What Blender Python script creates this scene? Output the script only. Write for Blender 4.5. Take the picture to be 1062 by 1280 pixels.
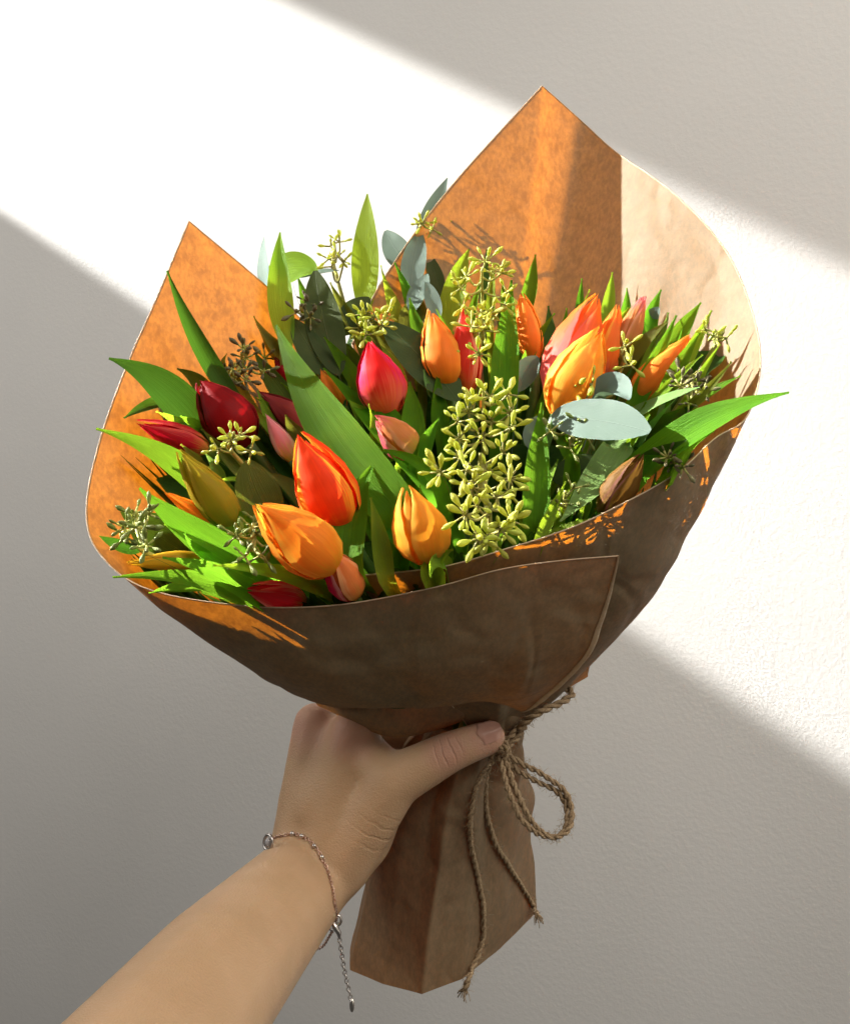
import bpy, bmesh, math, random
from mathutils import Vector, Matrix, noise
from mathutils.bvhtree import BVHTree

for o in list(bpy.data.objects): bpy.data.objects.remove(o)
scene = bpy.context.scene
COL = scene.collection
R = math.radians
rng = random.Random(7)

# ------------------------------------------------------------------ camera
F = 1150.0                     # focal length in pixels of the 1062 px wide photograph
CZ = 1.4
cam_d = bpy.data.cameras.new('camera'); cam = bpy.data.objects.new('camera', cam_d)
COL.objects.link(cam); cam.location = (0, 0, CZ); cam.rotation_euler = (R(90), 0, 0)
cam_d.sensor_fit = 'HORIZONTAL'; cam_d.sensor_width = 36; cam_d.lens = 36 * F / 1062
cam_d.clip_start = 0.02; cam_d.clip_end = 50
scene.camera = cam

def P(px, py, d):              # where a thing measured at this pixel stands, d metres into the room
    return Vector(((px - 531) / F * d, d, CZ - (py - 640) / F * d))

# ------------------------------------------------------------------ light
world = bpy.data.worlds.new('World'); scene.world = world; world.use_nodes = True
bg = world.node_tree.nodes['Background']
bg.inputs[0].default_value = (1.0, 0.93, 0.84, 1); bg.inputs[1].default_value = 0.055

WYAW = R(22)
WN = Vector((-math.sin(WYAW), -math.cos(WYAW), 0)); WC = Vector((0, 1.0, CZ))
def on_wall(px, py):
    r = P(px, py, 1) - Vector((0, 0, CZ)); o = Vector((0, 0, CZ))
    return o + r * (WN.dot(WC - o) / WN.dot(r))
U0, U1, L0, L1 = on_wall(385, 8), on_wall(1050, 345), on_wall(0, 262), on_wall(1062, 965)
SUN = Vector((1, -0.20, -0.61)).normalized()        # direction the sunbeam travels
ldir = (L1 - L0).normalized()
pn = ldir.cross(SUN).normalized()                  # across the beam, from sill to lintel
if pn.z < 0: pn = -pn
un = SUN.cross(pn).normalized()
lo = pn.dot(L0); hi = 0.5 * (pn.dot(U0) + pn.dot(U1))
mid = on_wall(531, 500); mid = mid + pn * ((lo + hi) / 2 - pn.dot(mid))
bc = mid - SUN * 2.3
bc = bc + un * (un.dot(Vector((0, 0.62, CZ)) - bc))
def lamp(name, loc, sx, sy, xdir, zdir, energy, color, spread):
    l = bpy.data.lights.new(name, 'AREA'); l.shape = 'RECTANGLE'; l.size = sx; l.size_y = sy
    l.energy = energy; l.color = color; l.spread = spread
    o = bpy.data.objects.new(name, l); COL.objects.link(o)
    z = -zdir.normalized(); x = (xdir - z * xdir.dot(z)).normalized(); y = z.cross(x)
    m = Matrix((x, y, z)).transposed().to_4x4(); m.translation = loc; o.matrix_world = m
    return o
SUN_W = 18.0
lamp('window_sunbeam', bc, 1.7, hi - lo, un, SUN, SUN_W * 1.7 * (hi - lo), (1.0, 0.98, 0.94), R(1.0))
# soft daylight of the same window, then two added fill lamps, overhead and right
lamp('window_skylight', Vector((-1.7, 0.15, 2.3)), 1.3, 1.3, Vector((0, 1, 0)), Vector((1, 0.28, -0.4)), 14, (1.0, 0.96, 0.90), R(170))
lamp('overhead_fill', Vector((0.9, -0.25, 2.5)), 1.4, 1.0, Vector((1, 0, 0)), Vector((-0.45, 0.75, -1)), 18, (1.0, 0.925, 0.83), R(150))
lamp('room_fill', Vector((0.75, -0.05, 1.22)), 0.5, 0.5, Vector((0, 0, 1)), Vector((-0.85, 0.62, -0.02)), 0.30, (1.0, 0.90, 0.72), R(120))

vs = scene.view_settings
scene.display_settings.display_device = 'sRGB'
vs.view_transform = 'Standard'; vs.look = 'None'; vs.exposure = 0; vs.gamma = 1; vs.use_curve_mapping = False
scene.render.engine = 'CYCLES'
scene.cycles.max_bounces = 10; scene.cycles.diffuse_bounces = 5; scene.cycles.transmission_bounces = 6
scene.render.resolution_x = 849; scene.render.resolution_y = 1024

# ------------------------------------------------------------------ helpers
def srgb(r, g, b):
    f = lambda c: (c / 12.92 if c <= .04045 else ((c + .055) / 1.055) ** 2.4)
    return (f(r / 255), f(g / 255), f(b / 255), 1)

class NT:
    def __init__(s, name):
        s.m = bpy.data.materials.new(name); s.m.use_nodes = True; s.t = s.m.node_tree; s.t.nodes.clear()
        s.out = s.t.nodes.new('ShaderNodeOutputMaterial')
    def n(s, typ, ins=None, **kw):
        nd = s.t.nodes.new('ShaderNode' + typ)
        for k, v in kw.items(): setattr(nd, k, v)
        for k, v in (ins or {}).items(): s.set(nd.inputs[k], v)
        return nd
    def set(s, sock, v):
        if isinstance(v, bpy.types.NodeSocket): s.t.links.new(v, sock)
        elif isinstance(v, bpy.types.Node): s.t.links.new(v.outputs[0], sock)
        else: sock.default_value = v
    def math(s, op, a, b=0.0, c=None, clamp=False):
        nd = s.n('Math', operation=op); nd.use_clamp = clamp
        s.set(nd.inputs[0], a); s.set(nd.inputs[1], b)
        if c is not None: s.set(nd.inputs[2], c)
        return nd.outputs[0]
    def ramp(s, x, a, b, lo=0.0, hi=1.0):
        nd = s.n('MapRange', {'Value': x, 'From Min': a, 'From Max': b, 'To Min': lo, 'To Max': hi}, interpolation_type='SMOOTHSTEP')
        return nd.outputs[0]
    def mix(s, f, a, b, mode='MIX'):
        nd = s.n('Mix', data_type='RGBA', blend_type=mode)
        s.set(nd.inputs[0], f); s.set(nd.inputs[6], a); s.set(nd.inputs[7], b)
        return nd.outputs[2]
    def noise(s, vec, scale, detail=3, rough=.5):
        nd = s.n('TexNoise', {'Scale': scale, 'Detail': detail, 'Roughness': rough})
        if vec is not None: s.set(nd.inputs['Vector'], vec)
        return nd.outputs[0]
    def scaled(s, vec, sc):
        return s.n('VectorMath', {0: vec, 1: sc}, operation='MULTIPLY').outputs[0]
    def bump(s, h, strength, dist):
        return s.n('Bump', {'Height': h, 'Strength': strength, 'Distance': dist}).outputs[0]
    def done(s, sh):
        s.set(s.out.inputs[0], sh); return s.m

def obj(name, verts, faces, mat, parent=None, uvs=None, smooth=True, mats=None):
    me = bpy.data.meshes.new(name)
    off = parent_off(parent)
    me.from_pydata([tuple(Vector(v) - off) for v in verts], [], faces)
    if smooth: me.polygons.foreach_set('use_smooth', [True] * len(me.polygons))
    if uvs:
        l = me.uv_layers.new(name='UVMap')
        for lp in me.loops: l.data[lp.index].uv = uvs[lp.vertex_index]
    me.materials.append(mat); me.update()
    o = bpy.data.objects.new(name, me); COL.objects.link(o)
    if parent: o.parent = parent
    return o
OFF = {}
def parent_off(p):
    v = Vector((0, 0, 0))
    while p is not None:
        v = v + Vector(p.location); p = p.parent
    return v
def tag(o, label, cat, group=None):
    o['label'] = label; o['category'] = cat
    if group: o['group'] = group
    return o
def thing(name, loc, label, cat, group=None):
    o = bpy.data.objects.new(name, None); COL.objects.link(o); o.location = loc
    o.empty_display_size = .02
    return tag(o, label, cat, group)

def catmull(pts, n):
    pts = [Vector(p) for p in pts]
    if len(pts) == 2: return [pts[0].lerp(pts[1], i / n) for i in range(n + 1)]
    ext = [pts[0] * 2 - pts[1]] + pts + [pts[-1] * 2 - pts[-2]]
    segs = len(pts) - 1; out = []
    for i in range(n + 1):
        t = i / n * segs; k = min(int(t), segs - 1); t -= k
        a, b, c, d = ext[k:k + 4]
        out.append(0.5 * ((2 * b) + (c - a) * t + (2 * a - 5 * b + 4 * c - d) * t * t + (3 * b - a - 3 * c + d) * t ** 3))
    return out

def tube(path, rad, seg=8, cap=True):
    """path: list of Vector, rad: float or list; returns verts, faces"""
    n = len(path); V = []; Fc = []
    rad = rad if isinstance(rad, (list, tuple)) else [rad] * n
    up = Vector((.13, .2, .97)); prev = None
    for i, p in enumerate(path):
        t = (path[min(i + 1, n - 1)] - path[max(i - 1, 0)])
        if t.length < 1e-9: t = Vector((0, 0, 1))
        t.normalize()
        a = (prev if prev is not None else up)
        a = a - t * a.dot(t)
        if a.length < 1e-6: a = Vector((1, 0, 0)) - t * t.x
        a.normalize(); prev = a; b = t.cross(a)
        for k in range(seg):
            an = 2 * math.pi * k / seg
            V.append(p + (a * math.cos(an) + b * math.sin(an)) * rad[i])
    for i in range(n - 1):
        for k in range(seg):
            k2 = (k + 1) % seg
            Fc.append((i * seg + k, i * seg + k2, (i + 1) * seg + k2, (i + 1) * seg + k))
    if cap:
        Fc.append(tuple(range(seg - 1, -1, -1))); Fc.append(tuple((n - 1) * seg + k for k in range(seg)))
    return V, Fc
def merge(parts):
    V = []; Fc = []
    for v, f in parts:
        o = len(V); V += v; Fc += [tuple(i + o for i in q) for q in f]
    return V, Fc

# ------------------------------------------------------------------ materials
def wall_material():
    t = NT('white_plaster'); pos = t.n('NewGeometry').outputs['Position']
    n1 = t.noise(pos, 210, 4, .6); n2 = t.noise(pos, 85, 2, .5); big = t.noise(pos, 3.0, 3)
    c = t.mix(t.ramp(big, .35, .65), (.71, .70, .68, 1), (.74, .73, .712, 1))
    h = t.math('ADD', t.ramp(n1, .35, .7), t.math('MULTIPLY', n2, .9))
    b = t.n('BsdfPrincipled', {'Base Color': c, 'Roughness': .7, 'Normal': t.bump(h, .085, .0014)})
    return t.done(b)

def paper_material():
    t = NT('kraft_paper'); pos = t.n('TexCoord').outputs['Object']
    fib = t.noise(t.scaled(pos, (1, 1, .6)), 400, 5, .7); blot = t.noise(pos, 120, 3, .55); fine = t.noise(pos, 900, 2)
    f = t.math('ADD', t.math('MULTIPLY', fib, .65), t.math('MULTIPLY', blot, .35))
    refl = t.mix(t.ramp(f, .3, .7), (.245, .188, .108, 1), (.285, .222, .134, 1))
    trans = t.mix(t.ramp(f, .36, .66), (.54, .140, .005, 1), (.95, .285, .014, 1))
    wr = t.math('ABSOLUTE', t.math('SUBTRACT', t.noise(pos, 22, 2, .5), .5))
    wr2 = t.math('ABSOLUTE', t.math('SUBTRACT', t.noise(t.scaled(pos, (1.4, 1.4, .7)), 11, 1, .4), .5))
    h = t.math('ADD', t.math('MULTIPLY', fine, .10), t.math('ADD', t.math('MULTIPLY', fib, .22), t.math('ADD', t.math('MULTIPLY', t.ramp(wr, 0, .09), .8), t.math('MULTIPLY', t.ramp(wr2, 0, .05), 1.1))))
    nr = t.bump(h, .32, .0016)
    d = t.n('BsdfPrincipled', {'Base Color': refl, 'Roughness': .62, 'Normal': nr, 'Specular IOR Level': .3})
    tr = t.n('BsdfTranslucent', {'Color': trans})
    return t.done(t.n('MixShader', {0: .34, 1: d, 2: tr}))

def leaf_material(name, dark, light, trans, rough=.5, tfac=.5, silver=False):
    t = NT(name); uv = t.n('TexCoord').outputs['UV']; pos = t.n('TexCoord').outputs['Object']
    sep = t.n('SeparateXYZ', {0: uv}); u, v = sep.outputs[0], sep.outputs[1]
    ac = t.math('ABSOLUTE', t.math('SUBTRACT', u, .5))
    if silver:
        w = t.math('SUBTRACT', v, t.math('MULTIPLY', ac, .9))
        vein = t.math('ABSOLUTE', t.math('SINE', t.math('MULTIPLY', w, 42)))
        vein = t.ramp(vein, 0, .12, 1, 0)
        vein = t.math('MAXIMUM', t.math('MULTIPLY', vein, .35), t.ramp(ac, .0, .022, 1, 0))
    else:
        vein = t.ramp(t.noise(t.scaled(uv, (60, 1.0, 1)), 1.0, 2, .6), .36, .64)
        vein = t.math('MAXIMUM', t.math('MULTIPLY', vein, .55), t.ramp(ac, .0, .018, .8, 0))
    mot = t.ramp(t.noise(pos, 55, 3), .3, .7)
    c = t.mix(t.math('ADD', t.math('MULTIPLY', vein, .6), t.math('MULTIPLY', mot, .4), None, True), dark, light)
    edge = t.ramp(ac, .465, .5)
    c = t.mix(t.math('MULTIPLY', edge, .6), c, light)
    rnd = t.n('ObjectInfo').outputs['Random']
    hs = t.n('HueSaturation', {'Hue': t.ramp(rnd, 0, 1, .485, .512), 'Saturation': 1.0, 'Value': t.ramp(rnd, 0, 1, .85, 1.15), 'Color': c})
    ht = t.n('HueSaturation', {'Hue': t.ramp(rnd, 0, 1, .485, .512), 'Value': t.ramp(vein, 0, 1, .92, 1.1), 'Color': trans})
    nr = t.bump(t.math('ADD', vein, t.math('MULTIPLY', mot, .5)), .45, .0007)
    d = t.n('BsdfPrincipled', {'Base Color': hs, 'Roughness': min(1, rough + .08), 'Normal': nr, 'Specular IOR Level': .10})
    tr = t.n('BsdfTranslucent', {'Color': ht, 'Normal': nr})
    return t.done(t.n('MixShader', {0: tfac, 1: d, 2: tr}))

def petal_material(name, mid, edge, base, trans_gain=1.25, base_len=.30, edge_from=.5, top=None):
    t = NT(name); uv = t.n('TexCoord').outputs['UV']
    sep = t.n('SeparateXYZ', {0: uv}); u, v = sep.outputs[0], sep.outputs[1]
    rnd = t.n('ObjectInfo').outputs['Random']
    cm = t.n('CombineXYZ', {0: t.math('MULTIPLY', u, 38), 1: t.math('MULTIPLY', v, 1.6), 2: t.math('MULTIPLY', rnd, 30)}).outputs[0]
    st = t.noise(cm, 1.0, 3, .6)
    cl = t.n('CombineXYZ', {0: t.math('MULTIPLY', u, 5), 1: t.math('MULTIPLY', v, 2.2), 2: t.math('MULTIPLY', rnd, 50)}).outputs[0]
    lg = t.noise(cl, 1.0, 2, .5)
    ac = t.math('MULTIPLY', t.math('ABSOLUTE', t.math('SUBTRACT', u, .5)), 2)
    j = t.math('ADD', t.math('MULTIPLY', t.math('SUBTRACT', st, .5), 1.3), t.math('MULTIPLY', t.math('SUBTRACT', lg, .5), 1.0))
    fe = t.ramp(t.math('ADD', ac, j), edge_from, 1.08)
    fb = t.ramp(t.math('ADD', v, t.math('MULTIPLY', j, .35)), base_len, .02)
    c = t.mix(fe, mid, edge)
    if top is not None:
        c = t.mix(t.math('MULTIPLY', t.ramp(t.math('ADD', v, t.math('MULTIPLY', j, .4)), .72, 1.0), .85), c, top)
    c = t.mix(t.math('MULTIPLY', fb, .85), c, base)
    c = t.mix(t.math('MULTIPLY', t.ramp(st, .38, .68), .35), c, t.mix(1.0, c, (.8, .55, .45, 1), 'MULTIPLY'))
    nr = t.bump(t.math('ADD', st, t.math('MULTIPLY', lg, .6)), .10, .0006)
    d = t.n('BsdfPrincipled', {'Base Color': c, 'Roughness': .58, 'Normal': nr, 'Specular IOR Level': .16})
    tr = t.n('BsdfTranslucent', {'Color': t.mix(1.0, c, (trans_gain, trans_gain, trans_gain, 1), 'MULTIPLY'), 'Normal': nr})
    return t.done(t.n('MixShader', {0: .32, 1: d, 2: tr}))

def plain_material(name, a, b, scale, rough=.5, bump=.0, metallic=0.0, trans=None):
    t = NT(name); pos = t.n('TexCoord').outputs['Object']
    n1 = t.noise(pos, scale, 3); rnd = t.n('ObjectInfo').outputs['Random']
    c = t.mix(t.ramp(n1, .3, .7), a, b)
    c = t.n('HueSaturation', {'Hue': t.ramp(rnd, 0, 1, .488, .512), 'Value': t.ramp(rnd, 0, 1, .78, 1.18), 'Color': c}).outputs[0]
    ins = {'Base Color': c, 'Roughness': rough, 'Metallic': metallic}
    if bump: ins['Normal'] = t.bump(n1, .4, bump)
    d = t.n('BsdfPrincipled', ins)
    if trans:
        d = t.n('MixShader', {0: .3, 1: d, 2: t.n('BsdfTranslucent', {'Color': trans})})
    return t.done(d)

def twine_material():
    t = NT('jute'); pos = t.n('TexCoord').outputs['Object']
    n1 = t.noise(pos, 900, 4, .7); n2 = t.noise(pos, 120, 2)
    c = t.mix(t.ramp(n1, .3, .7), (.20, .125, .062, 1), (.47, .345, .205, 1))
    c = t.mix(t.math('MULTIPLY', n2, .35), c, (.30, .21, .12, 1))
    return t.done(t.n('BsdfPrincipled', {'Base Color': c, 'Roughness': .85, 'Normal': t.bump(n1, .6, .0008)}))

M_lit_edge = plain_material('lit_paper_edge', (.50, .37, .24, 1), (.60, .46, .32, 1), 300, .7, trans=(.8, .45, .15, 1))  # kraft edge coloured paler to stand in for light catching it
M_wall = wall_material(); M_paper = paper_material(); M_twine = twine_material()
G = {
 'green': leaf_material('tulip_leaf', (.055, .19, .006, 1), (.135, .33, .012, 1), (.24, .52, .025, 1)),
 'lime': leaf_material('young_tulip_leaf', (.16, .29, .022, 1), (.25, .40, .04, 1), (.50, .74, .035, 1)),
 'dark': leaf_material('shaded_tulip_leaf', (.030, .080, .012, 1), (.060, .13, .022, 1), (.12, .27, .015, 1), tfac=.35),  # leaf green darkened to stand in for shade inside the bunch
 'olive': leaf_material('olive_leaf', (.105, .125, .022, 1), (.18, .20, .045, 1), (.34, .36, .035, 1)),
 'silver': leaf_material('silver_eucalyptus_leaf', (.155, .215, .18, 1), (.225, .29, .25, 1), (.20, .30, .16, 1), .55, .22, True),
 'eucalyptus': leaf_material('dark_eucalyptus_leaf', (.050, .075, .026, 1), (.095, .125, .048, 1), (.12, .19, .03, 1), .5, .25, True),
 'pale': leaf_material('pale_leaf', (.15, .27, .075, 1), (.22, .36, .12, 1), (.28, .50, .07, 1), .45, .3),
}
M_stem = plain_material('tulip_stem', (.10, .19, .045, 1), (.17, .27, .07, 1), 60, .45, trans=(.2, .4, .05, 1))
M_twig = plain_material('eucalyptus_twig', (.30, .31, .06, 1), (.42, .40, .10, 1), 90, .55)
M_seed = plain_material('eucalyptus_bud', (.46, .53, .055, 1), (.62, .64, .12, 1), 260, .5, .0004, trans=(.85, .85, .08, 1))
M_seed_shaded = plain_material('shaded_eucalyptus_bud', (.19, .24, .045, 1), (.30, .34, .08, 1), 260, .5, .0004, trans=(.25, .3, .05, 1))  # shaded copy of the yellow bud, with the shade in its colour
M_seed_dark = plain_material('dark_eucalyptus_bud', (.10, .085, .035, 1), (.18, .15, .06, 1), 260, .6, .0004)  # darkest, brownish bud colour
M_silver = plain_material('silver_metal', (.62, .58, .55, 1), (.75, .70, .66, 1), 300, .28, 0, 1.0)
M_rose = plain_material('rose_gold_metal', (.66, .45, .36, 1), (.78, .56, .46, 1), 300, .3, 0, 1.0)

# ------------------------------------------------------------------ wall
def build_wall():
    ax = Vector((math.cos(WYAW), -math.sin(WYAW), 0))
    V = [WC + ax * a + Vector((0, 0, c)) for a, c in ((-1.6, -1.3), (1.2, -1.3), (1.2, 1.3), (-1.6, 1.3))]
    o = obj('wall', V, [(0, 1, 2, 3)], M_wall, smooth=False); o['kind'] = 'structure'
build_wall()

# ------------------------------------------------------------------ paper wrap
N0 = P(600, 905, .575)
wrap = thing('paper_wrap', P(560, 1180, .60), 'brown kraft paper cone wrapped round the tulips, with two pointed corners', 'wrapping paper')
def neck(th, r=.025):
    return N0 + Vector((math.cos(R(th)) * r, math.sin(R(th)) * r, 0))

def sheet(name, ctrl, nu, nv, seed, amp=.0036):
    """ctrl rows: rim (px,py,d), bottom Vector, bulge, corner flag"""
    runs = []; cur = [ctrl[0]]
    for c in ctrl[1:]:
        cur.append(c)
        if c[3]: runs.append(cur); cur = [c]
    if len(cur) > 1: runs.append(cur)
    rim = []; bot = []; blg = []; dist = []
    for run in runs:
        rp = [P(*c[0]) for c in run]; bp = [c[1] for c in run]
        L = sum((rp[i + 1] - rp[i]).length for i in range(len(rp) - 1))
        k = max(4, int(nu * L / 1.2))
        a = catmull(rp, k); b = catmull(bp, k); g = catmull([Vector((c[2], 0, 0)) for c in run], k)
        st = 1 if rim else 0
        rim += a[st:]; bot += b[st:]; blg += [x.x for x in g[st:]]
    n = len(rim); V = []; UV = []
    ax0 = N0; axd = (P(520, 520, .53) - N0).normalized()
    for i in range(n):
        for j in range(nv + 1):
            s = j / nv
            p = bot[i].lerp(rim[i], s)
            q = p - ax0; rad = q - axd * q.dot(axd)
            out = rad.normalized() if rad.length > 1e-5 else Vector((0, -1, 0))
            p = p + out * blg[i] * math.sin(math.pi * s ** .8)
            env = min(1, (1 - s) * 5) * .85 + .15
            w = noise.noise(p * 13 + Vector((seed, 0, 0))) + .9 * abs(noise.noise(p * 21 + Vector((0, seed, 0)))) + .5 * abs(noise.noise(p * 47 + Vector((seed, seed, 0)))) * (1.4 - s)
            th = math.atan2(rad.y, rad.x)
            a_ = th * 5 + 1.6 * noise.noise(Vector((th * 2, seed, s * 1.5)))
            pl = (abs((a_ / math.pi) % 2 - 1) * 2 - 1) * max(0, .5 - s) / .5
            flat = .22 + .78 * max(0, min(1, (CZ + .06 - p.z) / .07))
            p = p + out * (amp * flat * w * env + .0050 * pl * min(1, s * 7))
            V.append(p); UV.append((i / n, s))
    Fc = [(i * (nv + 1) + j, (i + 1) * (nv + 1) + j, (i + 1) * (nv + 1) + j + 1, i * (nv + 1) + j + 1) for i in range(n - 1) for j in range(nv)]
    part = obj(name, V, Fc, M_paper, wrap, UV)
    gv = [V[i * (nv + 1):(i + 1) * (nv + 1)] for i in range(n)]
    for path in ([c[-1] for c in gv], gv[0][::2], gv[-1][::2]):
        tv, tf = tube(path, .00042, 5); obj('cut_edge', tv, tf, M_lit_edge, part)
    return rim, [V[i * (nv + 1):(i + 1) * (nv + 1)] for i in range(n)]

A = [((470, 440, .635), neck(110), 0, 0), ((430, 450, .627), neck(122), 0, 0), ((345, 368, .60), neck(138), 0, 0),
     ((236, 276, .570), neck(158), 0, 1), ((196, 372, .550), neck(166), .004, 0), ((158, 458, .532), neck(175), .010, 0), ((122, 560, .51), neck(185), .010, 0),
     ((108, 640, .492), P(520, 893, .57), .011, 0), ((125, 692, .480), P(470, 888, .555), .012, 0), ((182, 735, .468), P(430, 884, .54), .011, 0),
     ((300, 757, .458), P(470, 886, .510), .012, 0), ((417, 757, .455), P(510, 886, .503), .008, 0),
     ((540, 735, .454), P(560, 882, .505), .008, 0), ((625, 712, .454), P(600, 874, .514), .012, 0), ((700, 701, .458), P(628, 880, .522), .012, 0), ((772, 695, .466), P(652, 890, .536), .015, 0)]
GRID_A = sheet('outer_sheet', A, 240, 60, 3.1)
B = [((440, 430, .608), neck(125), 0, 0), ((478, 350, .614), neck(115), 0, 0), ((560, 237, .628), neck(105), 0, 0), ((677, 107, .646), neck(96), 0, 1),
     ((702, 129, .6525), neck(91), 0, 0), ((732, 156, .653), neck(85), 0, 0), ((770, 190, .633), neck(76), .002, 0), ((840, 240, .590), neck(60), .004, 0), ((905, 310, .557), neck(42), .010, 0), ((940, 390, .530), neck(24), .018, 0),
     ((950, 460, .510), neck(8), .017, 0), ((932, 522, .492), neck(-8), .020, 0), ((893, 548, .484), neck(-22), .021, 0), ((840, 595, .476), neck(-34), .016, 0),
     ((749, 644, .467), neck(-48), .000, 0), ((687, 669, .462), neck(-60), -.004, 0), ((633, 686, .459), neck(-68), 0, 0), ((577, 703, .457), neck(-76), 0, 0),
     ((529, 712, .457), neck(-84), 0, 0), ((421, 722, .459), neck(-100), 0, 0)]
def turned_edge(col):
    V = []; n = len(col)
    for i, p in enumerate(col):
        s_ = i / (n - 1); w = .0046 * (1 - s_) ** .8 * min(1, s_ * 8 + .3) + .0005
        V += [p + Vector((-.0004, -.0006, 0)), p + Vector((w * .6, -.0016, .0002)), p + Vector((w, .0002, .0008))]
    obj('turned_edge', V, [(3 * i + k, 3 * i + k + 1, 3 * i + k + 4, 3 * i + k + 3) for i in range(n - 1) for k in (0, 1)], M_lit_edge, wrap)  # strip in the paler edge colour, as if lit along the flap
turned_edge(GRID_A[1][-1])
GRID_B = sheet('inner_sheet', B, 240, 60, 9.4)

def paper_strip(name, top, bot, n, m, amp, seed, belly):
    a = catmull(top, n); b = catmull(bot, n); V = []
    for i in range(n + 1):
        for j in range(m + 1):
            s = j / m; p = a[i].lerp(b[i], s)
            p = p + Vector((0, -1, -.3)) * belly * math.sin(math.pi * s)
            p = p + Vector((.2, -1, .2)) * amp * (noise.noise(p * 45 + Vector((seed, 0, 0))) + .6 * noise.noise(p * 110))
            V.append(p)
    Fc = [(i * (m + 1) + j, (i + 1) * (m + 1) + j, (i + 1) * (m + 1) + j + 1, i * (m + 1) + j + 1) for i in range(n) for j in range(m)]
    return obj(name, V, Fc, M_paper, wrap)
paper_strip('gathered_fold', [P(392, 872, .558), P(440, 880, .532), P(500, 878, .527), P(560, 872, .532), P(622, 862, .545)],
            [P(402, 884, .560), P(440, 903, .545), P(492, 922, .541), P(560, 908, .543), P(615, 882, .552)], 60, 16, .0038, 2.0, .003)
paper_strip('gathered_fold', [P(585, 872, .55), P(612, 868, .543), P(632, 884, .545), P(650, 892, .548)],
            [P(590, 912, .556), P(618, 915, .552), P(640, 912, .553), P(655, 905, .558)], 16, 6, .003, 5.0, .002)
paper_strip('gathered_fold', [P(680, 840, .56), P(705, 825, .555), P(735, 810, .56)],
            [P(668, 892, .575), P(700, 868, .572), P(734, 846, .575)], 14, 6, .003, 8.0, .004)

def build_tail():
    top = [neck(t, .027) + Vector((0, 0, .004)) for t in range(-180, 180, 30)]
    botc = [P(437, 1205, .605), P(437, 1213, .598), P(478, 1230, .57), P(527, 1243, .548), P(578, 1224, .56), P(625, 1186, .59), P(671, 1140, .625),
            P(640, 1110, .665), P(560, 1110, .69), P(500, 1125, .68), P(455, 1160, .65), P(437, 1190, .62)]
    ths = [178, 190, 220, 262, 290, 318, 352, 400, 450, 480, 505, 528]
    n = 200; m = 80; V = []
    def loop(pts, lin):
        out = []; k = len(pts)
        for i in range(n):
            t = i / n * k; a = int(t) % k; f = t - int(t)
            if lin: out.append(pts[a].lerp(pts[(a + 1) % k], f))
            else:
                p0, p1, p2, p3 = pts[a - 1], pts[a], pts[(a + 1) % k], pts[(a + 2) % k]
                out.append(.5 * ((2 * p1) + (p2 - p0) * f + (2 * p0 - 5 * p1 + 4 * p2 - p3) * f * f + (3 * p1 - p0 - 3 * p2 + p3) * f ** 3))
        return out
    T = loop([neck(t, .027) for t in ths], False); Bm = loop(botc, True)
    waist = N0 + Vector((0, 0, -.02))
    for i in range(n):
        for j in range(m + 1):
            s = j / m; sh = s ** .55
            p = T[i].lerp(Bm[i], sh); p.z = T[i].z + (Bm[i].z - T[i].z) * s
            c = N0.lerp(P(555, 1180, .61), s); q = p - c; q.z *= .2
            o_ = q.normalized(); th = i / n * 2 * math.pi
            a_ = th * 7 + 1.5 * noise.noise(Vector((math.cos(th) * 1.5, math.sin(th) * 1.5, s * 1.2 + 3)))
            pl = (abs((a_ / math.pi) % 2 - 1) * 2 - 1) * .0075 * max(0, 1 - s * 1.35) * min(1, s * 7 + .25)
            cr = .0080 * (abs(noise.noise(p * 16 + Vector((4, 1, 2)))) * 2 - .4) * max(0, 1 - s) ** .8
            cr += .0034 * (abs(noise.noise(p * 40 + Vector((1, 7, 2)))) * 2 - .4) * max(.10, 1 - s * 1.3)
            V.append(p + o_ * (pl + cr))
    Fc = [(i * (m + 1) + j, ((i + 1) % n) * (m + 1) + j, ((i + 1) % n) * (m + 1) + j + 1, i * (m + 1) + j + 1) for i in range(n) for j in range(m)]
    obj('stem_skirt', V, Fc, M_paper, wrap)
    return BVHTree.FromPolygons(V, Fc)
SKIRT_BVH = build_tail()

# ------------------------------------------------------------------ flower helpers
def D0(px, py):
    c = lambda x: max(0, min(1, x))
    return .443 + .162 * (740 - py) / 400 + .016 * c((py - 705) / 40) - .05 * c((330 - px) / 200) - .085 * c((px - 750) / 190)
STEM_END = P(560, 1190, .61)

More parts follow.
